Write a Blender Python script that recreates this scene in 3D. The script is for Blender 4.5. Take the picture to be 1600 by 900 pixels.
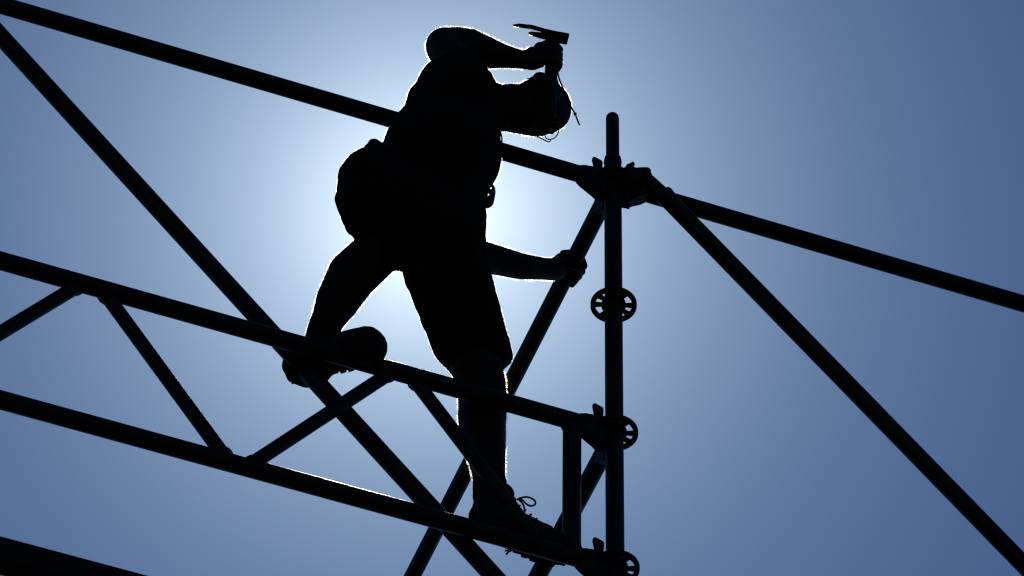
import bpy, bmesh, math, random
import numpy as np
from mathutils import Vector, Matrix

random.seed(7)
rng = np.random.default_rng(7)
for o in list(bpy.data.objects):
    bpy.data.objects.remove(o)
SC = bpy.context.scene
COL = SC.collection

# ------------------------------------------------------------------ camera
# World: X right, Y away from the photographer, Z up. The scaffold standard
# stands at x = y = 0; its topmost rosette is at height TOP.
FPX = 7886.8                       # focal length in pixels of a 1600 px wide frame
ELEV = math.radians(48.243)        # telephoto looking steeply up
ROLL = math.radians(0.944)
HEAD = math.radians(19.765)        # heading of the scaffold bay
FWD = Vector((0, math.cos(ELEV), math.sin(ELEV)))
R0 = Vector((1, 0, 0)); U0 = Vector((0, -math.sin(ELEV), math.cos(ELEV)))
RGT = R0 * math.cos(ROLL) + U0 * math.sin(ROLL)
UPV = -R0 * math.sin(ROLL) + U0 * math.cos(ROLL)
CAM = -13.9327 * FWD - 0.2784 * RGT - 0.28756 * UPV
TOP = 1.62 - CAM.z                 # the photographer holds the camera at 1.62 m
CAM = CAM + Vector((0, 0, TOP))
cd = bpy.data.cameras.new('camera'); cam = bpy.data.objects.new('camera', cd); COL.objects.link(cam)
cd.sensor_width = 36.0; cd.lens = 36.0 * FPX / 1600.0
cd.clip_start = 0.1; cd.clip_end = 20000
mw = Matrix((RGT, UPV, -FWD)).transposed().to_4x4(); mw.translation = CAM
cam.matrix_world = mw
SC.camera = cam

# ------------------------------------------------------------------ sky and sun
SUNPX = (666, 336)
sd = (FWD + (SUNPX[0] - 800) / FPX * RGT - (SUNPX[1] - 450) / FPX * UPV).normalized()
sun_el = math.asin(sd.z); sun_az = math.atan2(sd.x, sd.y)
wd = bpy.data.worlds.new('World'); SC.world = wd; wd.use_nodes = True
nt = wd.node_tree; nt.nodes.clear()
N = nt.nodes.new; L = nt.links.new
wout = N('ShaderNodeOutputWorld'); add = N('ShaderNodeAddShader')
sky = N('ShaderNodeTexSky'); sky.sky_type = 'NISHITA'; sky.sun_disc = False
sky.sun_elevation = sun_el; sky.sun_rotation = sun_az
sky.air_density = 0.6; sky.dust_density = 0.0; sky.ozone_density = 8.0; sky.altitude = 300
bg = N('ShaderNodeBackground'); bg.inputs['Strength'].default_value = 0.074
L(sky.outputs[0], bg.inputs['Color'])
# circumsolar aureole: sunlight scattered forward by haze, falling off with the angle from the sun
tc = N('ShaderNodeTexCoord'); dot = N('ShaderNodeVectorMath'); dot.operation = 'DOT_PRODUCT'
nrm = N('ShaderNodeVectorMath'); nrm.operation = 'NORMALIZE'
L(tc.outputs['Generated'], nrm.inputs[0]); L(nrm.outputs[0], dot.inputs[0]); dot.inputs[1].default_value = sd
def M(op, a, b=None):
    m = N('ShaderNodeMath'); m.operation = op
    for i, v in enumerate((a, b)):
        if v is None: continue
        if isinstance(v, (int, float)): m.inputs[i].default_value = v
        else: L(v, m.inputs[i])
    return m.outputs[0]
# small angle from chord: ang = sqrt(2 - 2 dot), steadier than acos
ang = M('SQRT', M('MAXIMUM', M('SUBTRACT', 2.0, M('MULTIPLY', dot.outputs['Value'], 2.0)), 0.0))
def lobe(width, strength, col):
    b = N('ShaderNodeBackground'); b.inputs['Color'].default_value = (*col, 1)
    L(M('MULTIPLY', M('POWER', math.e, M('MULTIPLY', ang, -1.0 / width)), strength), b.inputs['Strength'])
    return b
wide = lobe(0.0385, 0.97, (0.71, 0.985, 1.21)); core = lobe(0.0170, 0.48, (1.35, 1.08, 0.55))
add2 = N('ShaderNodeAddShader')
L(wide.outputs[0], add2.inputs[0]); L(core.outputs[0], add2.inputs[1])
L(bg.outputs[0], add.inputs[0]); L(add2.outputs[0], add.inputs[1]); L(add.outputs[0], wout.inputs['Surface'])

sl = bpy.data.lights.new('sun', 'SUN'); sl.energy = 5.0; sl.angle = math.radians(0.53); sl.color = (1.0, 0.95, 0.86)
so = bpy.data.objects.new('sun', sl); COL.objects.link(so)
so.rotation_euler = (-sd).to_track_quat('-Z', 'Y').to_euler(); so.location = (0, 0, 30)
SC.view_settings.view_transform = 'Standard'; SC.view_settings.look = 'None'
SC.view_settings.exposure = 0.0; SC.view_settings.gamma = 1.0
SC.view_settings.use_curve_mapping = False
SC.cycles.max_bounces = 6
SC.cycles.filter_width = 1.3 if hasattr(SC.cycles, 'filter_width') else 1.5

# ------------------------------------------------------------------ frames and helpers
D = Vector((math.cos(HEAD), math.sin(HEAD), 0))     # along the ledgers
NN = Vector((-math.sin(HEAD), math.cos(HEAD), 0))   # along the transoms, away
UZ = Vector((0, 0, 1))
def W(s, off, z):                                   # scaffold coordinates to world
    return D * s + NN * off + Vector((0, 0, TOP + z))
def J(px, py, off):                                 # a sight line met with the vertical plane `off` metres behind the bay plane
    r = FWD + (px - 800) / FPX * RGT - (py - 450) / FPX * UPV
    t = (off - CAM.dot(NN)) / r.dot(NN)
    return CAM + r * t
def SO(p):                                          # world to scaffold coordinates
    return p.dot(D), p.dot(NN), p.z - TOP
def tag(o, label=None, cat=None, group=None, kind=None):
    if label: o['label'] = label
    if cat: o['category'] = cat
    if group: o['group'] = group
    if kind: o['kind'] = kind
    return o
def empty(name, loc):
    o = bpy.data.objects.new(name, None); COL.objects.link(o); o.location = loc; o.empty_display_size = 0.1
    return o
def link(name, me, mat, parent=None, smooth=True):
    o = bpy.data.objects.new(name, me); COL.objects.link(o)
    if mat:
        me.materials.clear(); me.materials.append(mat)
    if smooth and len(me.polygons):
        me.polygons.foreach_set('use_smooth', [True] * len(me.polygons))
        try: me.set_sharp_from_angle(angle=math.radians(38))
        except Exception: pass
    if parent:
        o.parent = parent
        bpy.context.view_layer.update()
        o.matrix_parent_inverse = parent.matrix_world.inverted()
    return o
def from_bm(bm, name):
    bmesh.ops.recalc_face_normals(bm, faces=bm.faces)
    me = bpy.data.meshes.new(name); bm.to_mesh(me); bm.free()
    return me
def frame(axis, hint=UZ):
    z = axis.normalized()
    x = hint.cross(z)
    if x.length < 1e-4: x = Vector((1, 0, 0)).cross(z)
    x.normalize(); y = z.cross(x)
    return x, y, z
def tube(bm, a, b, r, ri=None, seg=28, r2=None, cuts=1):
    """hollow or solid round bar from a to b"""
    x, y, z = frame(b - a); r2 = r if r2 is None else r2
    rings = []
    for k in range(cuts + 1):
        t = k / cuts; c = a.lerp(b, t); rr = r + (r2 - r) * t
        rings.append([bm.verts.new(c + (x * math.cos(2 * math.pi * i / seg) + y * math.sin(2 * math.pi * i / seg)) * rr) for i in range(seg)])
    for k in range(cuts):
        for i in range(seg):
            bm.faces.new((rings[k][i], rings[k][(i + 1) % seg], rings[k + 1][(i + 1) % seg], rings[k + 1][i]))
    if ri:
        ins = []
        for c, ring in ((a, rings[0]), (b, rings[-1])):
            ins.append([bm.verts.new(c + (v.co - c) * (ri / r)) for v in ring])
        for i in range(seg):
            j = (i + 1) % seg
            bm.faces.new((rings[0][j], rings[0][i], ins[0][i], ins[0][j]))
            bm.faces.new((rings[-1][i], rings[-1][j], ins[1][j], ins[1][i]))
            bm.faces.new((ins[0][i], ins[1][i], ins[1][j], ins[0][j]))
    else:
        bm.faces.new(rings[0][::-1]); bm.faces.new(rings[-1])
def tube_me(name, a, b, r, ri=None, **k):
    bm = bmesh.new(); tube(bm, a, b, r, ri, **k); return from_bm(bm, name)
def prism(bm, pts, org, ax, ay, az, w, bev=0.0):
    """polygon pts in (ax, ay) extruded +-w/2 along az"""
    lo = [bm.verts.new(org + ax * p[0] + ay * p[1] - az * w / 2) for p in pts]
    hi = [bm.verts.new(org + ax * p[0] + ay * p[1] + az * w / 2) for p in pts]
    fs = [bm.faces.new(lo[::-1]), bm.faces.new(hi)]
    n = len(pts)
    for i in range(n):
        fs.append(bm.faces.new((lo[i], lo[(i + 1) % n], hi[(i + 1) % n], hi[i])))
    if bev > 0:
        es = list({e for f in fs for e in f.edges})
        bmesh.ops.bevel(bm, geom=es, offset=bev, segments=2, profile=0.6, affect='EDGES', clamp_overlap=True)
def prism_me(name, pts, org, ax, ay, az, w, bev=0.0):
    bm = bmesh.new(); prism(bm, pts, org, ax, ay, az, w, bev); return from_bm(bm, name)
def path_tube(bm, pts, r, seg=8, closed=False, rs=None):
    n = len(pts); rings = []
    prev = None
    for k in range(n):
        if closed: t = pts[(k + 1) % n] - pts[k - 1]
        else: t = pts[min(k + 1, n - 1)] - pts[max(k - 1, 0)]
        x, y, z = frame(t, prev if prev is not None else FWD)
        prev = y.cross(z) if False else (prev if prev is not None else FWD)
        rr = rs[k] if rs else r
        rings.append([bm.verts.new(pts[k] + (x * math.cos(2 * math.pi * i / seg) + y * math.sin(2 * math.pi * i / seg)) * rr) for i in range(seg)])
    for k in range(n if closed else n - 1):
        a = rings[k]; b = rings[(k + 1) % n]
        for i in range(seg):
            bm.faces.new((a[i], a[(i + 1) % seg], b[(i + 1) % seg], b[i]))
    if not closed:
        bm.faces.new(rings[0][::-1]); bm.faces.new(rings[-1])
def smooth_path(pts, sub=6):
    out = []
    n = len(pts)
    for i in range(n - 1):
        p0, p1, p2, p3 = pts[max(i - 1, 0)], pts[i], pts[i + 1], pts[min(i + 2, n - 1)]
        for k in range(sub):
            t = k / sub
            out.append(0.5 * ((2 * p1) + (p2 - p0) * t + (2 * p0 - 5 * p1 + 4 * p2 - p3) * t * t + (3 * p1 - p0 - 3 * p2 + p3) * t ** 3))
    out.append(pts[-1])
    return out

# ------------------------------------------------------------------ materials
def material(name, col, rough=0.5, metal=0.0, var=0.25, scale=30.0, bump=0.0, bscale=200.0, spec=0.5, rvar=0.12):
    m = bpy.data.materials.new(name); m.use_nodes = True
    t = m.node_tree; b = t.nodes['Principled BSDF']
    tcn = t.nodes.new('ShaderNodeTexCoord')
    nz = t.nodes.new('ShaderNodeTexNoise'); nz.inputs['Scale'].default_value = scale; nz.inputs['Detail'].default_value = 6
    t.links.new(tcn.outputs['Object'], nz.inputs['Vector'])
    cr = t.nodes.new('ShaderNodeValToRGB')
    cr.color_ramp.elements[0].position = 0.3; cr.color_ramp.elements[1].position = 0.72
    cr.color_ramp.elements[0].color = (*[c * (1 - var) for c in col], 1)
    cr.color_ramp.elements[1].color = (*[min(1, c * (1 + var)) for c in col], 1)
    t.links.new(nz.outputs['Fac'], cr.inputs['Fac']); t.links.new(cr.outputs[0], b.inputs['Base Color'])
    mr = t.nodes.new('ShaderNodeMapRange'); mr.inputs['To Min'].default_value = max(0.05, rough - rvar); mr.inputs['To Max'].default_value = min(1, rough + rvar)
    t.links.new(nz.outputs['Fac'], mr.inputs['Value']); t.links.new(mr.outputs[0], b.inputs['Roughness'])
    b.inputs['Metallic'].default_value = metal
    b.inputs['Specular IOR Level'].default_value = spec
    if bump > 0:
        n2 = t.nodes.new('ShaderNodeTexNoise'); n2.inputs['Scale'].default_value = bscale; n2.inputs['Detail'].default_value = 4
        t.links.new(tcn.outputs['Object'], n2.inputs['Vector'])
        bp = t.nodes.new('ShaderNodeBump'); bp.inputs['Strength'].default_value = bump; bp.inputs['Distance'].default_value = 0.002
        t.links.new(n2.outputs['Fac'], bp.inputs['Height']); t.links.new(bp.outputs[0], b.inputs['Normal'])
    return m
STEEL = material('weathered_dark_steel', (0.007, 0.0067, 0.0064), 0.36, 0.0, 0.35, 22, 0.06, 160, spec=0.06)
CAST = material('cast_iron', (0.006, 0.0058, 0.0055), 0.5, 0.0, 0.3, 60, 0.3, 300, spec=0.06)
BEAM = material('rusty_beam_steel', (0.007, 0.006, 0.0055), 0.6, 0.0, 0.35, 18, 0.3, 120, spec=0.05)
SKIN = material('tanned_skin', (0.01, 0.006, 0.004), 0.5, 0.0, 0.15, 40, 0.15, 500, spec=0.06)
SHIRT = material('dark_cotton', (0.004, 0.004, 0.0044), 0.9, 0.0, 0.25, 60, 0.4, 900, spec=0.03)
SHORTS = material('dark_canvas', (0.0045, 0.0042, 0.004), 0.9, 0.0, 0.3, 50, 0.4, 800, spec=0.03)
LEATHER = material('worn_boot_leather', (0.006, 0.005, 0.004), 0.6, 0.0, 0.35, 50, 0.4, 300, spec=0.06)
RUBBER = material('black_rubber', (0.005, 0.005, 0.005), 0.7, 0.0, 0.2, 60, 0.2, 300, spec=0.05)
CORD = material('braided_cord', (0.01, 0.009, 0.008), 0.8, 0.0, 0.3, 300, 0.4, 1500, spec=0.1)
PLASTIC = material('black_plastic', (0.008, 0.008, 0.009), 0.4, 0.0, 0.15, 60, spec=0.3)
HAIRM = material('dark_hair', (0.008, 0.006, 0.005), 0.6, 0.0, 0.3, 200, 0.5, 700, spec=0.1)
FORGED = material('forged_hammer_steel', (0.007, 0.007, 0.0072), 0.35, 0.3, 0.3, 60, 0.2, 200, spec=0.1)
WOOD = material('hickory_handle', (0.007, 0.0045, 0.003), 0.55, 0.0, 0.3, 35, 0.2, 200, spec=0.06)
EYE = material('eye_white', (0.05, 0.048, 0.045), 0.2, 0.0, 0.05, 30, spec=0.2)
GROUND = material('gravel_ground', (0.03, 0.028, 0.025), 0.95, 0.0, 0.4, 0.6, 0.5, 30, spec=0.1)
def fuzz_material(name, col, rough):
    m = bpy.data.materials.new(name); m.use_nodes = True
    t = m.node_tree; t.nodes.remove(t.nodes['Principled BSDF'])
    o = t.nodes['Material Output']; mix = t.nodes.new('ShaderNodeMixShader')
    tr = t.nodes.new('ShaderNodeBsdfRefraction'); tr.inputs['Color'].default_value = (*col, 1)
    tr.inputs['Roughness'].default_value = rough; tr.inputs['IOR'].default_value = 1.2
    tl = t.nodes.new('ShaderNodeBsdfTranslucent'); tl.inputs['Color'].default_value = (*col, 1)
    mix.inputs[0].default_value = 0.12
    t.links.new(tr.outputs[0], mix.inputs[1]); t.links.new(tl.outputs[0], mix.inputs[2]); t.links.new(mix.outputs[0], o.inputs['Surface'])
    return m
FUZZ_SKIN = fuzz_material('sun_bleached_body_hair', (0.085, 0.075, 0.062), 0.75)
FUZZ_CLOTH = fuzz_material('cotton_lint', (0.075, 0.073, 0.070), 0.75)
def glass_material():
    m = bpy.data.materials.new('spectacle_glass'); m.use_nodes = True
    b = m.node_tree.nodes['Principled BSDF']; b.inputs['Base Color'].default_value = (0.95, 0.97, 1, 1)
    b.inputs['Transmission Weight'].default_value = 1.0; b.inputs['Roughness'].default_value = 0.0; b.inputs['IOR'].default_value = 1.05
    return m
GLASS = glass_material()

# ------------------------------------------------------------------ ground
bm = bmesh.new()
g = 6000
vs = [bm.verts.new((x, y, 0)) for x, y in ((-g, -g), (g, -g), (g, g), (-g, g))]
bm.faces.new(vs)
tag(link('ground', from_bm(bm, 'ground'), GROUND, smooth=False), kind='structure')

# ------------------------------------------------------------------ scaffold parts
TR = 0.02415                                         # 48.3 mm tube
def rosette_mesh():
    bm = bmesh.new(); seg = 96; radii = (TR + 0.0005, 0.033, 0.0505, 0.0625); th = 0.0095
    def hole(i):
        a = (i + 0.5) * 360.0 / seg
        k = (a + 22.5) % 90 - 22.5                   # around 0: small hole, around 45: large hole
        return abs(k) < 10 or abs(k - 45) < 19
    V = {}
    def v(r, i, s):
        key = (r, i % seg, s)
        if key not in V:
            a = 2 * math.pi * (i % seg) / seg
            V[key] = bm.verts.new((radii[r] * math.cos(a), radii[r] * math.sin(a), s * th / 2))
        return V[key]
    solid = lambda r, i: 0 <= r <= 2 and not (r == 1 and hole(i % seg))
    for r in range(3):
        for i in range(seg):
            if not solid(r, i): continue
            bm.faces.new((v(r, i, 1), v(r + 1, i, 1), v(r + 1, i + 1, 1), v(r, i + 1, 1)))
            bm.faces.new((v(r, i + 1, -1), v(r + 1, i + 1, -1), v(r + 1, i, -1), v(r, i, -1)))
            if not solid(r + 1, i): bm.faces.new((v(r + 1, i, 1), v(r + 1, i, -1), v(r + 1, i + 1, -1), v(r + 1, i + 1, 1)))
            if not solid(r - 1, i): bm.faces.new((v(r, i, 1), v(r, i + 1, 1), v(r, i + 1, -1), v(r, i, -1)))
            if not solid(r, i + 1): bm.faces.new((v(r, i + 1, 1), v(r + 1, i + 1, 1), v(r + 1, i + 1, -1), v(r, i + 1, -1)))
            if not solid(r, i - 1): bm.faces.new((v(r, i, 1), v(r, i, -1), v(r + 1, i, -1), v(r + 1, i, 1)))
    return from_bm(bm, 'rosette')
ROS = rosette_mesh()
def make_standard(loc, label, levels, group, spigot=True):
    """loc = (s, off); tube from the ground to just above the top rosette"""
    base = D * loc[0] + NN * loc[1]
    root = empty('scaffold_standard', base)
    tag(root, label, 'scaffold standard', group)
    top = Vector((base.x, base.y, TOP + 0.095))
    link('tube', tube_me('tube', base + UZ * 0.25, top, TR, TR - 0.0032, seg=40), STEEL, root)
    bm = bmesh.new()                                  # crimped collar and spigot of the next lift
    tube(bm, top - UZ * 0.004, top + UZ * 0.012, TR + 0.0012, seg=40, r2=TR - 0.001)
    link('collar', from_bm(bm, 'collar'), STEEL, root)
    bm = bmesh.new()
    sp = [(0.0, 0.0187), (0.172, 0.0187), (0.181, 0.0175), (0.186, 0.0145)]
    for (h0, r0), (h1, r1) in zip(sp[:-1], sp[1:]):
        tube(bm, top + UZ * (0.0121 + h0), top + UZ * (0.0121 + h1), r0, seg=36, r2=r1)
    link('spigot', from_bm(bm, 'spigot'), STEEL, root)
    for z in levels:
        o = link('rosette', ROS, CAST, root)
        o.matrix_parent_inverse = Matrix.Identity(4)
        o.location = (0, 0, TOP + z); o.rotation_euler = (0, 0, HEAD)
        for s in (-1, 1):                             # weld beads above and below the disc
            bm = bmesh.new()
            ring = [base + UZ * (TOP + z + s * 0.0068) + Vector((math.cos(a), math.sin(a), 0)) * (TR + 0.001) for a in [2 * math.pi * k / 32 for k in range(32)]]
            path_tube(bm, ring, 0.003, seg=6, closed=True)
            link('weld_bead', from_bm(bm, 'weld_bead'), CAST, root)
    bm = bmesh.new(); tube(bm, base + UZ * 0.012, base + UZ * 0.26, 0.019, seg=20)
    link('screw_jack', from_bm(bm, 'screw_jack'), STEEL, root)
    link('base_plate', prism_me('base_plate', [(-.075, -.075), (.075, -.075), (.075, .075), (-.075, .075)], base + UZ * 0.008, D, NN, UZ, 0.008, 0.001), STEEL, root)
    return root

HEAD_PROFILE = [(0.0255, 0.026), (0.070, 0.0275), (0.086, 0.0225), (0.104, 0.0185), (0.104, -0.0185), (0.092, -0.028), (0.068, -0.046), (0.050, -0.064), (0.040, -0.068), (0.0255, -0.068),
                (0.0255, -0.0075), (0.0645, -0.0075), (0.0645, 0.0075), (0.0255, 0.0075)]
def wedge_head(parent, base, ax, z, lean=0.0, up=0.088, side=0.0):
    """cast wedge head gripping a rosette at axis `base`, reaching out along ax; the driven wedge is a part of it"""
    az = ax.cross(UZ)
    c = Vector((base.x, base.y, TOP + z))
    h = link('wedge_head', prism_me('wedge_head', HEAD_PROFILE, c, ax, UZ, az, 0.040, 0.005), CAST, parent)
    # wedge: a flat tapered plate driven down through the disc, its head standing proud
    pts = [(0.0395, -0.085), (0.0485, -0.085), (0.0535, 0.030), (0.0615, up - 0.010), (0.0605, up - 0.002), (0.0540, up + 0.002), (0.0330, up - 0.006), (0.0305, up - 0.014), (0.0330, 0.030)]
    w = link('wedge', prism_me('wedge', pts, c + az * side, ax, UZ, az, 0.007, 0.0012), STEEL, h)
    return h
BAY = 2.07
O0 = Vector((0, 0, 0))
std = make_standard((0, 0), 'upright steel scaffold tube with disc rosettes and bare spigot top, right of the worker', [0, -0.5, -1.0, -1.5, -2.0], 'scaffold standards')
stdL = make_standard((-BAY, 0), 'upright scaffold tube carrying the far left ends of the ledger and girder', [0, -1.0, -1.5, -2.0], 'scaffold standards')
stdR = make_standard((BAY, 0), 'upright scaffold tube carrying the far right ends of ledger and brace', [0, -2.0], 'scaffold standards')
stdB = make_standard((0, BAY), 'upright scaffold tube carrying the rear ends of the transoms', [0, -1.0], 'scaffold standards')
def ends(a, b): return a, b
def ledger(name, label, cat, a_s, a_o, ax, z, length, group):
    base = D * a_s + NN * a_o
    root = empty(name, base + UZ * (TOP + z)); tag(root, label, cat, group)
    c = base + UZ * (TOP + z)
    link('tube', tube_me('tube', c + ax * 0.094, c + ax * (length - 0.094), TR, TR - 0.0032, seg=40), STEEL, root)
    wedge_head(root, base, ax, z)
    wedge_head(root, base + ax * length, -ax, z)
    return root
ledger('ledger', 'long horizontal tube crossing behind the worker from top left to the upright', 'ledger', 0, 0, -D, 0, BAY, 'horizontal ledger tubes')
ledger('ledger', 'horizontal tube running right and downwards in the photo from the uppermost joint', 'ledger', 0, 0, D, 0, BAY, 'horizontal ledger tubes')
ledger('transom', 'tube slanting down left from the uppermost joint, gripped by the worker', 'transom', 0, 0, NN, 0, BAY, 'cross transom tubes')
ledger('transom', 'lower cross tube slanting away behind the end post of the lattice girder', 'transom', 0, 0, NN, -1.0, BAY, 'cross transom tubes')

# ------------------------------------------------------------------ lattice girder
gr = empty('lattice_girder', W(0, 0, -1.5))
tag(gr, 'steel lattice girder of two chords and slanted lacing on which the worker stands', 'lattice girder')
for z in (-1.0, -1.5):
    link('chord', tube_me('chord', W(-0.094, 0, z), W(-BAY + 0.094, 0, z), TR, TR - 0.0032, seg=40), STEEL, gr)
    wedge_head(gr, O0, -D, z)
    wedge_head(gr, D * -BAY, D, z)
for s in (SO(J(893.5, 760, 0))[0], -BAY - SO(J(893.5, 760, 0))[0]):
    link('end_post', tube_me('end_post', W(s, 0, -1.0 - TR + 0.004), W(s, 0, -1.5 + TR - 0.004), 0.0245, seg=36), STEEL, gr)
    for z in (-1.0 - TR, -1.5 + TR):
        bm = bmesh.new()
        ring = [W(s, 0, z) + (D * math.cos(a) + NN * math.sin(a)) * (0.0255) + UZ * (0.006 * math.sin(a) ** 2 * (1 if z > -1.2 else -1)) for a in [2 * math.pi * k / 32 for k in range(32)]]
        path_tube(bm, ring, 0.0034, seg=6, closed=True)
        link('weld_bead', from_bm(bm, 'weld_bead'), CAST, gr)
def on_chord(px, py, z):                              # distance along the bay of a sight line on the girder plane
    return SO(J(px, py, 0))
lac = [((110, 454), (0, 520.5)), ((174.5, 473), (342.5, 702)), ((598, 590.4), (404, 717.7)), ((658.3, 607.8), (805, 800))]
sols = []
for a, b in lac:
    s0, _, z0 = SO(J(*a, 0)); s1, _, z1 = SO(J(*b, 0))
    k = (s1 - s0) / (z1 - z0)
    sols.append((s0 + k * (-1.0 - z0), s0 + k * (-1.5 - z0)))
pitch = sols[2][0] - sols[0][0]
sols.append((sols[1][0] - pitch, sols[1][1] - pitch))
for st, sb in sols:
    a = W(st, 0, -1.0); b = W(sb, 0, -1.5); u = (b - a).normalized(); k = abs(u.z)
    link('lacing', tube_me('lacing', a + u * (0.018 / k), b - u * (0.018 / k), 0.0188, seg=30), STEEL, gr)
    for c, zz in ((a, -1), (b, 1)):
        bm = bmesh.new()
        cc = c + u * (0.0235 / k) * (1 if zz < 0 else -1)
        ring = [cc + (D * math.cos(t) * 0.0195 / k + NN * math.sin(t) * 0.0205) - UZ * zz * 0.005 * -math.sin(t) ** 2 for t in [2 * math.pi * i / 28 for i in range(28)]]
        path_tube(bm, ring, 0.0024, seg=6, closed=True)
        link('weld_bead', from_bm(bm, 'weld_bead'), CAST, gr)

# ------------------------------------------------------------------ diagonal braces
def brace(label, p_px, q_px, off, s0, s1, group, holes):
    s_a, _, z_a = SO(J(*p_px, off)); s_b, _, z_b = SO(J(*q_px, off))
    k = (z_b - z_a) / (s_b - s_a)
    A = W(s0, off, z_a + k * (s0 - s_a)); B = W(s1, off, z_a + k * (s1 - s_a)); u = (B - A).normalized()
    root = empty('diagonal_brace', B); tag(root, label, 'diagonal brace', group)
    link('tube', tube_me('tube', A + u * 0.085, B - u * 0.085, TR, TR - 0.0028, seg=40), STEEL, root)
    side = NN; v = u.cross(side)
    for P, sg, (bs, hz) in ((A, 1, holes[0]), (B, -1, holes[1])):
        uu = u * sg
        bm = bmesh.new()                              # flattened tube end
        prof = [(-0.018, -0.011), (-0.012, -0.016), (0.030, -0.0185), (0.080, -0.0225), (0.094, -0.0225), (0.094, 0.0225), (0.080, 0.0225), (0.030, 0.0185), (-0.012, 0.016), (-0.018, 0.011)]
        prism(bm, prof, P, uu, v, side, 0.016, 0.003)
        fl = link('flattened_end', from_bm(bm, 'flattened_end'), STEEL, root)
        bm = bmesh.new(); tube(bm, P - side * 0.022, P + side * 0.022, 0.0115, seg=20)
        tube(bm, P + side * 0.0221, P + side * 0.026, 0.0115, seg=20, r2=0.007); tube(bm, P - side * 0.0221, P - side * 0.026, 0.0115, seg=20, r2=0.007)
        link('rivet', from_bm(bm, 'rivet'), CAST, fl)
        # stop lug standing on the flattened end
        lug = [(0.062, 0.020), (0.066, 0.034), (0.074, 0.037), (0.092, 0.034), (0.097, 0.028), (0.095, 0.020)]
        if (v * sg).z < 0 or True:
            vv = v if v.z > 0 else -v
            link('stop_lug', prism_me('stop_lug', lug, P, uu, vv, side, 0.014, 0.002), CAST, fl)
        # cast head between the rivet and the rosette
        base = D * bs; dirv = (P - base); zl = P.z - TOP; dirv.z = 0; dirv.normalize()
        r = ((P - base).xy).length
        az = dirv.cross(UZ); c = base + UZ * (TOP + hz)
        dz = zl - hz
        pr = [(0.0255, 0.030), (0.056, 0.031), (0.070, 0.018), (0.080, 0.013), (r - 0.012, dz + 0.019), (r + 0.006, dz + 0.016), (r + 0.022, dz), (r + 0.012, dz - 0.020), (r - 0.015, dz - 0.026), (0.06, -0.05), (0.0255, -0.055),
              (0.0255, -0.0075), (0.0645, -0.0075), (0.0645, 0.0075), (0.0255, 0.0075)]
        h = link('wedge_head', prism_me('wedge_head', pr, c, dirv, UZ, az, 0.036, 0.004), CAST, root)
        pts = [(0.0395, -0.08), (0.0485, -0.08), (0.0555, 0.040), (0.066, 0.054), (0.064, 0.062), (0.043, 0.058), (0.040, 0.050), (0.0345, 0.030)]
        link('wedge', prism_me('wedge', pts, c, dirv, UZ, az, 0.008, 0.0012), STEEL, h)
    return root
brace('diagonal tube falling from the uppermost joint to the lower right corner', (1421.6, 700), (1616.5, 900), -0.067, 0.067, BAY - 0.067, 'diagonal brace tubes', ((0, 0), (BAY, -2.0)))
brace('diagonal tube falling from the top left corner past the boot on the girder', (0, 55.5), (771, 900), 0.067, -BAY + 0.067, -0.067, 'diagonal brace tubes', ((-BAY, 0), (0, -2.0)))
# ------------------------------------------------------------------ box beam at the lower left
bmz = SO(J(0, 868, 0))[2]
br = empty('box_beam', W(-BAY, 0, bmz)); tag(br, 'thick rectangular beam cut off by the lower left corner', 'beam')
h, w = 0.072, 0.058
link('beam_body', prism_me('beam_body', [(-w / 2, -h / 2), (w / 2, -h / 2), (w / 2, h / 2), (-w / 2, h / 2)], W(-BAY / 2, 0, bmz), NN, UZ, D, BAY - 0.07, 0.004), BEAM, br)
for s in (-BAY + 0.0305, -0.0305):
    link('end_plate', prism_me('end_plate', [(-.045, -.06), (.045, -.06), (.045, .06), (-.045, .06)], W(s, 0, bmz), NN, UZ, D, 0.008, 0.001), BEAM, br)

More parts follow.
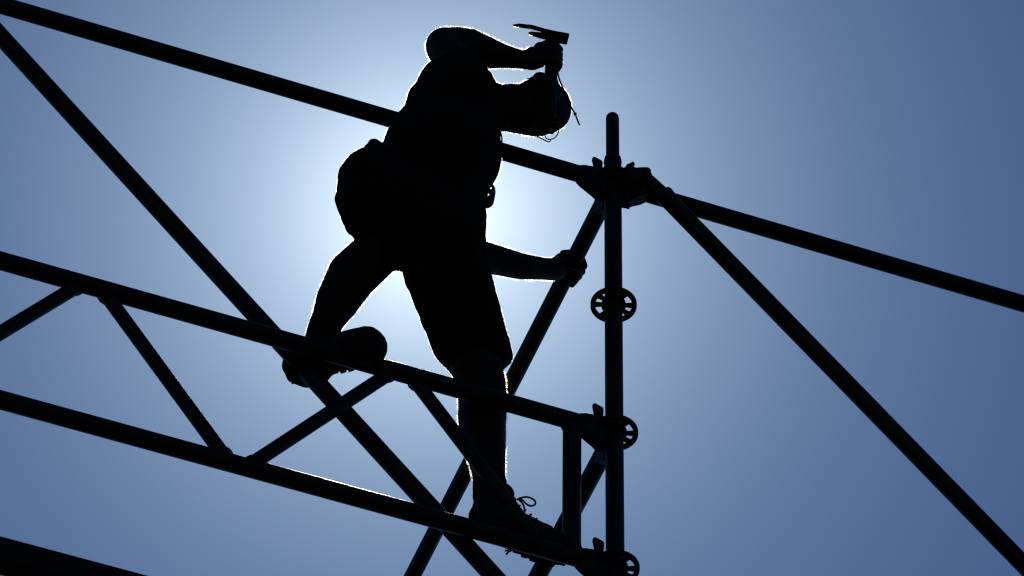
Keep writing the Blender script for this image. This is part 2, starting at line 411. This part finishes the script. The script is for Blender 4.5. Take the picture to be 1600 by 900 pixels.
# ------------------------------------------------------------------ the worker
PX = 1.0 / 566.0                                      # metres per photo pixel at the worker
def icos(sub=2):
    b = bmesh.new(); bmesh.ops.create_icosphere(b, subdivisions=sub, radius=1.0)
    v = [x.co.copy() for x in b.verts]; f = [[q.index for q in p.verts] for p in b.faces]; b.free()
    return v, f
IV, IF = icos(3)
class Blob:
    """closed shapes melted into one continuous surface"""
    def __init__(self): self.v = []; self.f = []
    def ell(self, c, ax, ay, az):
        o = len(self.v)
        self.v += [c + ax * p.x + ay * p.y + az * p.z for p in IV]; self.f += [[i + o for i in q] for q in IF]
    def ball(self, c, r): self.ell(c, Vector((r, 0, 0)), Vector((0, r, 0)), Vector((0, 0, r)))
    def cap(self, a, ra, b, rb):
        self.ball(a, ra); self.ball(b, rb)
        d = b - a
        n = max(1, int(d.length / (min(ra, rb) * 0.35)))
        if n > 40: n = 40
        x, y, z = frame(d); seg = 24; o = len(self.v)
        for c, r in ((a, ra), (b, rb)):
            self.v += [c + (x * math.cos(2 * math.pi * i / seg) + y * math.sin(2 * math.pi * i / seg)) * r for i in range(seg)]
        self.f += [[o + i, o + (i + 1) % seg, o + seg + (i + 1) % seg, o + seg + i] for i in range(seg)]
        self.f += [[o + i for i in range(seg)][::-1], [o + seg + i for i in range(seg)]]
    def chain(self, pts):
        for (a, ra), (b, rb) in zip(pts[:-1], pts[1:]): self.cap(a, ra, b, rb)
    def pchain(self, rows): self.chain([(J(x, y, o), r * PX) for x, y, o, r in rows])
    def mesh(self, name, voxel=0.006, smooth=4, noise=0.0, nscale=0.05, seed=0):
        me = bpy.data.meshes.new(name + '_raw'); me.from_pydata([tuple(p) for p in self.v], [], self.f)
        ob = bpy.data.objects.new(name + '_raw', me); COL.objects.link(ob)
        m = ob.modifiers.new('r', 'REMESH'); m.mode = 'VOXEL'; m.voxel_size = voxel; m.use_smooth_shade = True
        if smooth:
            s = ob.modifiers.new('s', 'SMOOTH'); s.factor = 0.5; s.iterations = smooth
        if noise:
            tx = bpy.data.textures.new(name + '_n', 'CLOUDS'); tx.noise_scale = nscale; tx.noise_depth = 2
            dm = ob.modifiers.new('d', 'DISPLACE'); dm.texture = tx; dm.strength = noise; dm.mid_level = 0.5; dm.texture_coords = 'GLOBAL'
        dg = bpy.context.evaluated_depsgraph_get()
        out = bpy.data.meshes.new_from_object(ob.evaluated_get(dg)); out.name = name
        bpy.data.objects.remove(ob); bpy.data.meshes.remove(me)
        return out
def fuzz(name, me, mat, parent, count, lo, hi, width, spread=0.7, keep=None):
    """short backlit hairs standing on a surface"""
    me.calc_loop_triangles()
    nv = len(me.vertices); co = np.empty(nv * 3); me.vertices.foreach_get('co', co); co = co.reshape(-1, 3)
    tri = np.empty(len(me.loop_triangles) * 3, dtype=np.int32); me.loop_triangles.foreach_get('vertices', tri); tri = tri.reshape(-1, 3)
    a, b, c = co[tri[:, 0]], co[tri[:, 1]], co[tri[:, 2]]
    nn = np.cross(b - a, c - a); ar = np.linalg.norm(nn, axis=1) + 1e-12; nn = nn / ar[:, None]
    cen = (a + b + c) / 3
    # uneven growth: patches of thicker and thinner fluff
    q = cen * 70.0
    pat = np.sin(q[:, 0] + 1.7 * np.sin(q[:, 2] * 0.7)) * np.sin(q[:, 1] * 1.1 + 0.9 * np.sin(q[:, 0] * 0.6)) + np.sin(q[:, 2] * 1.3 + q[:, 0] * 0.5)
    ar = ar * np.clip(0.75 + 0.55 * pat, 0.10, 2.0)
    if keep is not None: ar = ar * keep(cen)
    idx = rng.choice(len(ar), size=count, p=ar / ar.sum())
    u = rng.random((count, 2)); fl = u.sum(1) > 1; u[fl] = 1 - u[fl]
    p = a[idx] + (b - a)[idx] * u[:, :1] + (c - a)[idx] * u[:, 1:]
    dirn = nn[idx] + rng.normal(0, spread, (count, 3)) * 0.6
    dirn /= np.linalg.norm(dirn, axis=1)[:, None]
    ln = lo + (hi - lo) * rng.random(count) ** 2.2
    t = np.cross(dirn, rng.normal(0, 1, (count, 3))); t /= np.linalg.norm(t, axis=1)[:, None] + 1e-9
    w = width * (0.6 + 0.8 * rng.random(count))[:, None]
    V = np.stack([p - t * w / 2 - dirn * 0.001, p + t * w / 2 - dirn * 0.001, p + dirn * ln[:, None]], 1).reshape(-1, 3)
    m2 = bpy.data.meshes.new(name); m2.vertices.add(count * 3); m2.vertices.foreach_set('co', V.ravel())
    m2.loops.add(count * 3); m2.loops.foreach_set('vertex_index', np.arange(count * 3, dtype=np.int32))
    m2.polygons.add(count); m2.polygons.foreach_set('loop_start', np.arange(0, count * 3, 3, dtype=np.int32))
    m2.update(); m2.validate()
    o = link(name, m2, mat, parent, smooth=False); o['kind'] = 'stuff'
    return o

person = empty('person', J(790, 832, 0.03))
tag(person, 'person in t-shirt, shorts and laced boots climbing the girder with one arm raised', 'person')

# --- joints (photo pixel, metres behind the bay plane)
skin = Blob()
# standing leg
skin.pchain([(690, 408, -0.03, 44), (727, 510, 0.05, 43), (752, 600, 0.10, 37), (754, 628, 0.10, 36.5), (753, 655, 0.10, 36), (757, 692, 0.09, 31.5), (763, 735, 0.065, 25), (765, 765, 0.05, 22), (768, 790, 0.04, 24)])
# raised leg
skin.pchain([(690, 385, -0.13, 44), (640, 335, -0.12, 42), (602, 322, -0.09, 38), (588, 396, -0.035, 37), (551, 430, 0.0, 38), (527, 471, 0.035, 32.5), (512, 500, 0.06, 25), (505, 520, 0.075, 24), (500, 540, 0.08, 24)])
# trunk under the clothes
skin.pchain([(690, 380, -0.08, 48), (688, 330, -0.13, 52), (692, 250, -0.17, 62), (708, 180, -0.19, 56), (735, 160, -0.19, 42), (782, 169.5, -0.19, 36), (798, 168, -0.19, 37), (815, 168, -0.19, 36)])
# raised arm with the hammer
skin.pchain([(718, 140, -0.285, 33), (710, 98, -0.25, 31), (695, 72.5, -0.22, 30), (713, 76, -0.22, 34), (732, 76, -0.235, 31.5), (757, 82, -0.26, 26), (790, 88.5, -0.285, 18), (814, 93, -0.30, 14.5), (832, 93.5, -0.31, 16.5)])
# far arm to the transom
skin.pchain([(715, 250, -0.04, 33), (728, 330, 0.09, 27), (735, 398, 0.20, 27), (757, 402, 0.215, 24.5), (813, 416, 0.26, 21), (850, 420, 0.285, 17.5), (868, 421, 0.30, 18)])
# head: u towards the crown, f the way the face looks, l to the camera side
HC = J(837, 168.5, -0.19)
hu = (D * 0.90 + UZ * 0.43).normalized(); hl = -NN
hf = (D * 0.43 - UZ * 0.90); hf = (hf - hu * hf.dot(hu)).normalized()
_t = math.radians(24); hf, hl = hf * math.cos(_t) + hl * math.sin(_t), hl * math.cos(_t) - hf * math.sin(_t)
def HP(u, f, l): return HC + hu * u + hf * f + hl * l
skin.ell(HP(0.008, 0, 0), hu * 0.094, hf * 0.088, hl * 0.074)             # skull
skin.ell(HP(-0.045, 0.030, 0), hu * 0.060, hf * 0.056, hl * 0.056)        # jaw and cheeks
skin.ball(HP(-0.083, 0.044, 0), 0.018)                                     # chin
skin.cap(HP(0.000, 0.083, 0), 0.008, HP(-0.024, 0.088, 0), 0.011)         # nose
for s in (-1, 1):
    skin.ball(HP(-0.027, 0.086, 0.010 * s), 0.007)                         # nostril wing
    skin.cap(HP(0.020, 0.082, 0.012 * s), 0.008, HP(0.018, 0.070, 0.045 * s), 0.008)  # brow
    skin.ell(HP(-0.012, 0.066, 0.040 * s), hu * 0.016, hf * 0.016, hl * 0.018)        # cheekbone
    skin.cap(HP(-0.048, 0.083, 0.002 * s), 0.0065, HP(-0.050, 0.077, 0.020 * s), 0.005)  # upper lip
    skin.cap(HP(-0.058, 0.081, 0.002 * s), 0.0070, HP(-0.055, 0.076, 0.018 * s), 0.005)  # lower lip
    skin.ell(HP(-0.004, -0.006, 0.079 * s if s > 0 else -0.066), hu * 0.031, hf * 0.017, hl * 0.010)       # ear
    skin.ell(HP(0.006, -0.012, 0.086 * s if s > 0 else -0.068), hu * 0.022, hf * 0.016, hl * 0.013)        # ear rim
    skin.ball(HP(-0.033, 0.002, 0.074 * s if s > 0 else -0.064), 0.009)                                    # ear lobe
skin.pchain([(806, 177, -0.19, 31), (838, 178.5, -0.19, 35), (860, 174, -0.19, 32)])
# fist round the hammer handle
HG = J(860, 91, -0.318)                                # centre of the grip
hax = (J(864, 58, -0.318) - J(862, 128, -0.300)).normalized()             # handle axis, towards the hammer head
toward = (J(832, 93.5, -0.31) - HG); toward = (toward - hax * toward.dot(hax)).normalized()
outw = hax.cross(toward).normalized()
if outw.dot(FWD) > 0: outw = -outw                     # outw faces the camera
def GP(a, t, o, base=None): return (base or HG) + hax * a + toward * t + outw * o
skin.cap(GP(0.026, 0.030, 0.004), 0.019, GP(-0.026, 0.030, 0.004), 0.017)             # palm
skin.cap(GP(0.0, 0.050, 0.002), 0.022, GP(0.0, 0.028, 0.002), 0.024)
for i, a in enumerate((0.030, 0.0105, -0.009, -0.027)):
    L1 = (1.0, 1.06, 1.0, 0.86)[i]
    skin.chain([(GP(a, 0.020, 0.022), 0.0105), (GP(a + 0.001, -0.006 * L1, 0.0262), 0.0098), (GP(a, -0.0255, 0.010), 0.0092), (GP(a - 0.001, -0.0225, -0.0115), 0.0086), (GP(a, -0.004 * L1, -0.0215), 0.008)])
skin.chain([(GP(0.020, 0.040, -0.010), 0.0135), (GP(0.034, 0.024, -0.020), 0.0115), (GP(0.036, 0.004, -0.0235), 0.0098), (GP(0.033, -0.010, -0.0225), 0.0085)])   # thumb
# hand round the transom: the tube runs along NN at z = 0
LHc = W(0, SO(J(890, 424, 0.335))[1], 0)
off_h = 0.338
LHc = W(0, off_h, 0)
def TP(a, s, z): return LHc + NN * a + D * s + UZ * z   # along the tube, across, up
wr = J(868, 421, 0.30)
skin.cap(wr, 0.0300, TP(-0.006, -0.040, -0.004), 0.026)
skin.cap(TP(-0.030, -0.036, 0.0), 0.017, TP(0.030, -0.036, -0.004), 0.016)            # palm on the near side of the tube
for i, a in enumerate((-0.031, -0.0105, 0.0095, 0.0285)):
    k = (1.0, 1.05, 1.0, 0.88)[i]
    skin.chain([(TP(a, -0.030, 0.022), 0.0112), (TP(a, -0.004, 0.0365), 0.0105), (TP(a, 0.026 * k, 0.0250), 0.0098), (TP(a + 0.001, 0.0355 * k, -0.004), 0.0092), (TP(a + 0.001, 0.022 * k, -0.0275), 0.0085)])
skin.chain([(TP(-0.030, -0.040, -0.014), 0.014), (TP(-0.045, -0.026, -0.028), 0.0118), (TP(-0.046, -0.004, -0.0365), 0.0104), (TP(-0.042, 0.014, -0.035), 0.009)])
body_me = skin.mesh('body', 0.0046, 3)
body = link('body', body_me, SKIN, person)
body.data.polygons.foreach_set('use_smooth', [True] * len(body.data.polygons))

# --- t-shirt
sh = Blob()
sh.pchain([(690, 352, -0.125, 66), (684, 308, -0.15, 70), (691, 240, -0.175, 91), (708, 188, -0.19, 75), (711, 152, -0.21, 62), (703, 139, -0.22, 53)])
sh.pchain([(703, 180, -0.19, 72), (735, 165, -0.19, 45), (752, 160, -0.19, 39)])
sh.pchain([(725, 150, -0.21, 45), (736, 140, -0.23, 39), (745, 129, -0.24, 27)])
sh.pchain([(716, 150, -0.25, 52), (722, 134, -0.30, 46), (720, 116, -0.275, 40)])        # near sleeve
sh.pchain([(700, 220, -0.12, 60), (715, 250, -0.04, 42), (724, 305, 0.05, 37)])          # far sleeve
sh.pchain([(649, 223, -0.17, 38), (664, 240, -0.17, 58)])
shirt_me = sh.mesh('t_shirt', 0.0065, 5, 0.010, 0.055)
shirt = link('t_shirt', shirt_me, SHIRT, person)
# --- shorts
sr = Blob()
sr.pchain([(692, 340, -0.12, 66), (690, 375, -0.10, 66), (694, 412, -0.04, 65)])
sr.pchain([(694, 412, -0.03, 66), (715, 474, 0.02, 61), (731, 525, 0.06, 58.5), (745, 548, 0.085, 53), (750, 560, 0.09, 50)])     # standing leg
sr.pchain([(752, 556, 0.09, 48), (757, 566, 0.095, 42)])
sr.pchain([(690, 365, -0.15, 66), (640, 325, -0.14, 66), (592, 291, -0.11, 64.5), (592, 318, -0.10, 62), (590, 338, -0.085, 50)])   # raised leg, thigh towards the camera
sr.pchain([(640, 345, -0.13, 62), (655, 362, -0.12, 62)])
sr.pchain([(612, 398, -0.07, 25), (640, 392, -0.08, 33)])
shorts_me = sr.mesh('shorts', 0.0065, 4, 0.009, 0.045)
bm = bmesh.new(); bm.from_mesh(shorts_me)              # the standing leg's hem is cut square to the thigh
hn = (J(757, 600, 0.10) - J(731, 525, 0.06)).normalized()
r_ = bmesh.ops.bisect_plane(bm, geom=bm.verts[:] + bm.edges[:] + bm.faces[:], plane_co=J(742, 573, 0.09), plane_no=hn, clear_outer=True)
bmesh.ops.holes_fill(bm, edges=[e for e in bm.edges if e.is_boundary], sides=0)
bm.to_mesh(shorts_me); bm.free()
shorts = link('shorts', shorts_me, SHORTS, person)
# cargo pocket and hem on the raised leg, belt with pouch, phone holder
def plate(name, rows, off, thick, mat, parent, bev=0.003):
    """soft flap cut to an outline: its own thickness and distance"""
    P = [J(x, y, off) for x, y in rows]
    c = sum(P, Vector()) / len(P)
    x = RGT; z = FWD; y = UPV
    pts = [((p - c).dot(x), (p - c).dot(y)) for p in P]
    return link(name, prism_me(name, pts, c, x, y, z, thick, bev), mat, parent)
plate('cargo_pocket', [(529, 296), (524, 308), (523.5, 314), (528, 329), (541, 361), (546, 361), (549, 357), (566, 352), (572, 310), (552, 292)], -0.11, 0.075, SHORTS, shorts, 0.006)
b = Blob(); b.pchain([(556, 352, -0.095, 17), (562, 357, -0.09, 16.5), (575, 356, -0.085, 19)])
link('trouser_hem', b.mesh('trouser_hem', 0.005, 3), SHORTS, shorts)
b = Blob(); b.pchain([(699, 556, 0.08, 8), (709, 562, 0.08, 10), (722, 562, 0.07, 12), (740, 562, 0.06, 13), (775, 560, 0.06, 13), (787, 556, 0.08, 11)])
link('trouser_hem', b.mesh('trouser_hem', 0.005, 3, 0.004, 0.03), SHORTS, shorts)
b = Blob(); b.pchain([(578, 231, -0.17, 7), (584, 225, -0.17, 9), (591, 229, -0.17, 8)]); b.pchain([(586, 240, -0.17, 20), (606, 250, -0.17, 28)])
link('belt_pouch', b.mesh('belt_pouch', 0.0045, 2, 0.003, 0.02), LEATHER, person)
# phone holder clipped to the belt: plate with two eyelets
def holed_plate(name, rows, holes, off, thick, mat, parent):
    o = plate(name, rows, off, thick, mat, parent, 0.004)
    bm = bmesh.new()
    for hx, hy, r in holes:
        c = J(hx, hy, off); dv = (c - CAM).normalized()
        tube(bm, c - dv * 0.08, c + dv * 0.08, r * PX, seg=16)
    cut = link('cut', from_bm(bm, 'cut'), None)
    md = o.modifiers.new('b', 'BOOLEAN'); md.object = cut; md.operation = 'DIFFERENCE'; md.solver = 'EXACT'
    bpy.context.view_layer.update()
    dg = bpy.context.evaluated_depsgraph_get()
    me = bpy.data.meshes.new_from_object(o.evaluated_get(dg)); o.modifiers.clear(); o.data = me
    bpy.data.objects.remove(cut)
    return o
holed_plate('phone_holder', [(748, 288), (766, 287), (771, 289), (774, 294), (774.5, 302), (771, 319), (766, 324), (760, 325.5), (748, 325)], [(766.5, 293.5, 1.7), (762.5, 304, 1.7)], -0.14, 0.026, PLASTIC, person)
# belt
bm = bmesh.new()
c0 = J(690, 342, -0.12)
ring = [c0 + D * math.cos(a) * 0.106 + NN * math.sin(a) * 0.106 - UZ * 0.02 * math.cos(a) for a in [2 * math.pi * k / 48 for k in range(48)]]
path_tube(bm, ring, 0.012, seg=8, closed=True)
link('belt', from_bm(bm, 'belt'), LEATHER, person)
# cord hanging from the neck
bm = bmesh.new()
path_tube(bm, smooth_path([J(770, 196, -0.24), J(780.5, 204, -0.25), J(783.5, 212, -0.25), J(784, 222, -0.25), J(782, 236, -0.24), J(776, 246, -0.22)]), 0.0022)
link('neck_cord', from_bm(bm, 'neck_cord'), CORD, person)

# --- hair, eyes, glasses
hb = Blob()
hb.ell(HP(0.020, -0.012, 0), hu * 0.0865, hf * 0.083, hl * 0.0762)
hb.ell(HP(-0.022, -0.036, 0), hu * 0.060, hf * 0.044, hl * 0.056)
hair_me = hb.mesh('hair', 0.004, 2, 0.003, 0.012)
hair = link('hair', hair_me, HAIRM, person)
for s in (-1, 1):
    b = bmesh.new(); bmesh.ops.create_uvsphere(b, u_segments=16, v_segments=10, radius=0.0115, matrix=Matrix.Translation(HP(0.004, 0.071, 0.031 * s)))
    link('eye', from_bm(b, 'eye'), EYE, person)
gl = empty('glasses', HP(0.0, 0.1, 0)); gl.parent = person; bpy.context.view_layer.update(); gl.matrix_parent_inverse = person.matrix_world.inverted()
GU, GF = 0.008, 0.087
rims = []
for s in (-1, 1):
    pts = []
    for k in range(40):
        a = 2 * math.pi * k / 40
        ca, sa = math.cos(a), math.sin(a)
        rx = 0.027 * math.copysign(abs(ca) ** 0.8, ca); ry = 0.0195 * math.copysign(abs(sa) ** 0.8, sa)
        lat = 0.0345 + rx
        pts.append(HP(GU + ry, GF - 0.10 * (lat - 0.034) - 0.9 * max(0, lat - 0.034) ** 1.0 * 0.12 + 0.10 * ry, s * lat))
    bm = bmesh.new(); path_tube(bm, pts, 0.0016, seg=8, closed=True)
    link('lens_rim', from_bm(bm, 'lens_rim'), PLASTIC, gl)
    bm = bmesh.new(); vs = [bm.verts.new(p) for p in pts]; f = bm.faces.new(vs)
    r = bmesh.ops.extrude_face_region(bm, geom=[f]); 
    for v in r['geom']:
        if isinstance(v, bmesh.types.BMVert): v.co -= hf * 0.0012
    link('lens', from_bm(bm, 'lens'), GLASS, gl)
    bm = bmesh.new(); path_tube(bm, smooth_path([HP(GU + 0.004, GF - 0.007, s * 0.0615), HP(GU + 0.005, 0.07, s * 0.073), HP(GU + 0.006, 0.02, s * 0.079), HP(GU - 0.004, -0.012, s * 0.081), HP(-0.028, -0.028, s * 0.074)]), 0.0017)
    link('temple', from_bm(bm, 'temple'), PLASTIC, gl)
bm = bmesh.new(); path_tube(bm, smooth_path([HP(GU + 0.006, GF, -0.0085), HP(GU + 0.009, GF + 0.003, 0), HP(GU + 0.006, GF, 0.0085)]), 0.0016)
link('bridge', from_bm(bm, 'bridge'), PLASTIC, gl)

# --- boots
def boot(label, heel, toe_dir, z_sole, lace_seed, collar_lean=(0, 0, 0), sc=1.0, extra=()):
    """heel: world point under the back of the sole; toe_dir: horizontal unit vector"""
    x = toe_dir.normalized(); y = UZ.cross(x).normalized(); z = x.cross(y)
    Q = lambda a, b_, c: heel + (x * a + y * b_ + z * c) * sc
    cl = Vector(collar_lean)
    b = Blob()
    b.chain([(Q(0.042, 0, 0.056), 0.036), (Q(0.062, 0, 0.060), 0.040), (Q(0.110, 0, 0.066), 0.042), (Q(0.160, 0.002, 0.058), 0.042), (Q(0.205, 0.004, 0.050), 0.041), (Q(0.245, 0.003, 0.045), 0.036), (Q(0.263, 0.002, 0.042), 0.032)])
    b.chain([(Q(0.205, 0.016, 0.046), 0.034), (Q(0.205, -0.014, 0.044), 0.034)])
    b.chain([(Q(0.048, 0, 0.062), 0.037), (Q(0.058, 0, 0.115) + cl * 0.5, 0.040), (Q(0.062, 0, 0.150) + cl, 0.043)])
    b.chain([(Q(0.120, 0, 0.075), 0.040), (Q(0.092, 0, 0.115) + cl * 0.5, 0.034), (Q(0.088, 0, 0.148) + cl, 0.030)])
    for row in extra: b.pchain(row)
    root_me = b.mesh('boot', 0.0045, 4, 0.004, 0.03)
    o = link('boot', root_me, LEATHER, person); o['label'] = label
    # padded collar and tongue
    bm = bmesh.new()
    ring = [Q(0.068 + 0.046 * math.cos(a), 0.043 * math.sin(a), 0.160 + 0.006 * math.cos(a)) + cl for a in [2 * math.pi * k / 28 for k in range(28)]]
    path_tube(bm, ring, 0.0085, seg=10, closed=True)
    link('collar', from_bm(bm, 'collar'), LEATHER, o)
    b = Blob(); b.chain([(Q(0.105, 0, 0.135) + cl, 0.014), (Q(0.118, 0, 0.162) + cl, 0.013), (Q(0.124, 0.004, 0.172) + cl, 0.010)])
    b.chain([(Q(0.112, 0.014, 0.152) + cl, 0.010), (Q(0.112, -0.014, 0.152) + cl, 0.010)])
    link('tongue', b.mesh('tongue', 0.004, 2), LEATHER, o)
    # sole with welt and tread lugs
    half = [(0.0, 0.0), (0.004, 0.018), (0.018, 0.030), (0.045, 0.036), (0.085, 0.034), (0.120, 0.033), (0.160, 0.040), (0.205, 0.049), (0.245, 0.047), (0.275, 0.034), (0.292, 0.016), (0.297, 0.0)]
    outl = half + [(a, -b_ * 0.94) for a, b_ in half[-2:0:-1]]
    outl = [(a * sc, b_ * sc) for a, b_ in outl]
    link('sole', prism_me('sole', outl, Q(0, 0, 0.0215), x, y, z, 0.020, 0.004), RUBBER, o)
    bm = bmesh.new()
    for k, (a, wd_) in enumerate(((0.020, .045), (0.045, .060), (0.070, .058), (0.150, .068), (0.175, .080), (0.200, .086), (0.225, .084), (0.250, .074), (0.274, .048))):
        for s in (-1, 1):
            prism(bm, [(-0.008, -wd_ / 4 + .002), (0.008, -wd_ / 4 + .002), (0.008, wd_ / 4 - .002), (-0.008, wd_ / 4 - .002)], Q(a, s * wd_ / 4, 0.0065), x, y, z, 0.0125)
    link('tread_lugs', from_bm(bm, 'tread_lugs'), RUBBER, o)['kind'] = 'stuff'
    # lacing across the instep and a loose bow
    for k in range(6):
        t = k / 5
        ca, ch = 0.185 - 0.080 * t, 0.094 + 0.046 * t
        bm = bmesh.new()
        pts = smooth_path([Q(ca - 0.004, -0.030, ch - 0.012), Q(ca, -0.016, ch + 0.002), Q(ca + 0.002, 0.0, ch + 0.008), Q(ca, 0.016, ch + 0.002), Q(ca + 0.004, 0.030, ch - 0.012)])
        path_tube(bm, pts, 0.0026, seg=6)
        link('lace', from_bm(bm, 'lace'), CORD, o)
    return o, Q
# standing boot, toe a little away from the camera
zc = -1.5 + TR
h1 = W(SO(J(727, 815, 0.035))[0], 0.022, zc)
b1, Q1 = boot('boot standing flat on the lower chord, lace bow loose', h1, (D * math.cos(0.07) + NN * math.sin(0.07)), zc, 1, tuple(D * 0.008 + NN * 0.012))
# raised boot, toe towards the camera
zc2 = -1.0 + TR
h2 = J(449, 594, 0.10)
b2, Q2 = boot('boot planted across the upper chord, heel hanging low', h2, (D * math.cos(-0.5) + NN * math.sin(-0.5) + UZ * 0.32), zc2, 2, tuple(D * 0.062 - NN * 0.01), 0.84, [[(545, 544, -0.01, 27), (572, 540, -0.035, 29), (575, 543, -0.035, 29)]])
b = Blob(); b.pchain([(467, 579, 0.10, 21), (480, 583, 0.10, 22), (496, 580, 0.095, 21), (510, 571, 0.08, 17)])
link('heel_block', b.mesh('heel_block', 0.005, 2), RUBBER, b2)
# loose bow on the standing boot
bm = bmesh.new()
bo = SO(Q1(0.13, 0, 0.12))[1] - 0.01
path_tube(bm, smooth_path([J(808, 781, bo), J(814, 778, bo), J(822, 776.5, bo), J(830, 778.5, bo), J(836, 783, bo), J(836, 788, bo), J(830, 790.5, bo), J(823, 788, bo), J(817, 782, bo), J(810, 778, bo)]), 0.0026, seg=8)
path_tube(bm, smooth_path([J(810, 780, bo - .01), J(816, 786, bo - .01), J(819, 793, bo - .01), J(820, 800, bo - .01)]), 0.0026, seg=8)
link('lace_bow', from_bm(bm, 'lace_bow'), CORD, b1)
bm = bmesh.new()
path_tube(bm, smooth_path([Q1(0.13, 0.045, 0.05), J(800, 858, 0.10), J(795, 862, 0.105), J(791, 866, 0.105)]), 0.0026, seg=8)
path_tube(bm, smooth_path([J(795, 861, 0.105), J(792, 860, 0.105), J(789.5, 861, 0.105)]), 0.0024, seg=8)
link('lace_end', from_bm(bm, 'lace_end'), CORD, b1)
# socks
b = Blob(); b.chain([(Q1(0.060, 0, 0.13), 0.042), (J(765, 752, 0.055), 0.044)])
link('sock', b.mesh('sock', 0.005, 2, 0.003, 0.01), SHIRT, person)
b = Blob(); b.chain([(J(500, 532, 0.075), 0.041), (J(508, 508, 0.064), 0.043)])
link('sock', b.mesh('sock', 0.005, 2, 0.003, 0.01), SHIRT, person)

# --- backlit hairs and lint
def off_hands(c):
    d1 = np.linalg.norm(c - np.array(HG), axis=1); d2 = np.linalg.norm(c - np.array(LHc), axis=1); d3 = np.linalg.norm(c - np.array(HC), axis=1)
    return np.where((d1 < 0.06) | (d2 < 0.075), 0.03, 1.0) * np.where(d3 < 0.12, 0.45, 1.0)
fuzz('body_hair', body_me, FUZZ_SKIN, person, 220000, 0.0012, 0.0085, 0.00033, keep=off_hands)
fuzz('shirt_lint', shirt_me, FUZZ_CLOTH, person, 150000, 0.0010, 0.0062, 0.00035)
fuzz('shorts_lint', shorts_me, FUZZ_CLOTH, person, 90000, 0.001, 0.0042, 0.00045)
fuzz('head_hair', hair_me, FUZZ_SKIN, person, 40000, 0.002, 0.007, 0.0004)

# ------------------------------------------------------------------ hammer
hm = empty('hammer', HG)
tag(hm, 'claw hammer held up in the fist above the head of the worker', 'hammer')
top = J(862.5, 60, -0.318)
bot = top - hax * 0.32
bm = bmesh.new()
hp = [(0, 0.0165), (0.04, 0.0165), (0.12, 0.0172), (0.2, 0.0178), (0.27, 0.018), (0.29, 0.0175), (0.30, 0.013)]
for (a0, r0), (a1, r1) in zip(hp[:-1], hp[1:]):
    tube(bm, top - hax * a0, top - hax * a1, r0, seg=20, r2=r1)
link('handle', from_bm(bm, 'handle'), WOOD, hm)
hd = plate('hammer_head', [(801, 38.0), (811, 36.6), (831, 39.2), (852, 45.5), (871, 50), (888, 53.2), (889.5, 55), (886, 69), (884.5, 70), (871, 66.5), (866, 70), (852, 66), (853, 58), (845, 48.8), (826, 44.8), (811, 42.2), (802, 40.4)], -0.318, 0.023, FORGED, hm, 0.0012)
plate('claw_prong', [(825.5, 50.4), (830, 49.2), (843, 50.6), (854, 53), (855, 63), (845, 60.5), (832, 56), (826, 53.2)], -0.312, 0.010, FORGED, hd, 0.001)
bm = bmesh.new()
lo = -0.345
path_tube(bm, smooth_path([J(871, 112, -0.335), J(874.5, 125, lo), J(881, 141, lo), J(886, 152, lo), J(889.5, 162, lo), J(894, 170, lo), J(899, 179, lo), J(902, 187, lo), J(905.5, 195, lo)]), 0.0023, seg=8)
path_tube(bm, smooth_path([J(868, 116, -0.335), J(871, 128, lo), J(878, 142, lo), J(884, 154, lo), J(889, 162, lo)]), 0.0023, seg=8)
ln = link('lanyard', from_bm(bm, 'lanyard'), CORD, hm)
b = Blob(); b.ball(J(898.5, 178, lo), 0.0050)
link('knot', b.mesh('knot', 0.002, 2), CORD, ln)
b = Blob(); b.ball(J(889.5, 161, lo), 0.0062); b.cap(J(887, 157, lo), 0.004, J(891, 165, lo), 0.004)
link('knot', b.mesh('knot', 0.002, 2), CORD, ln)
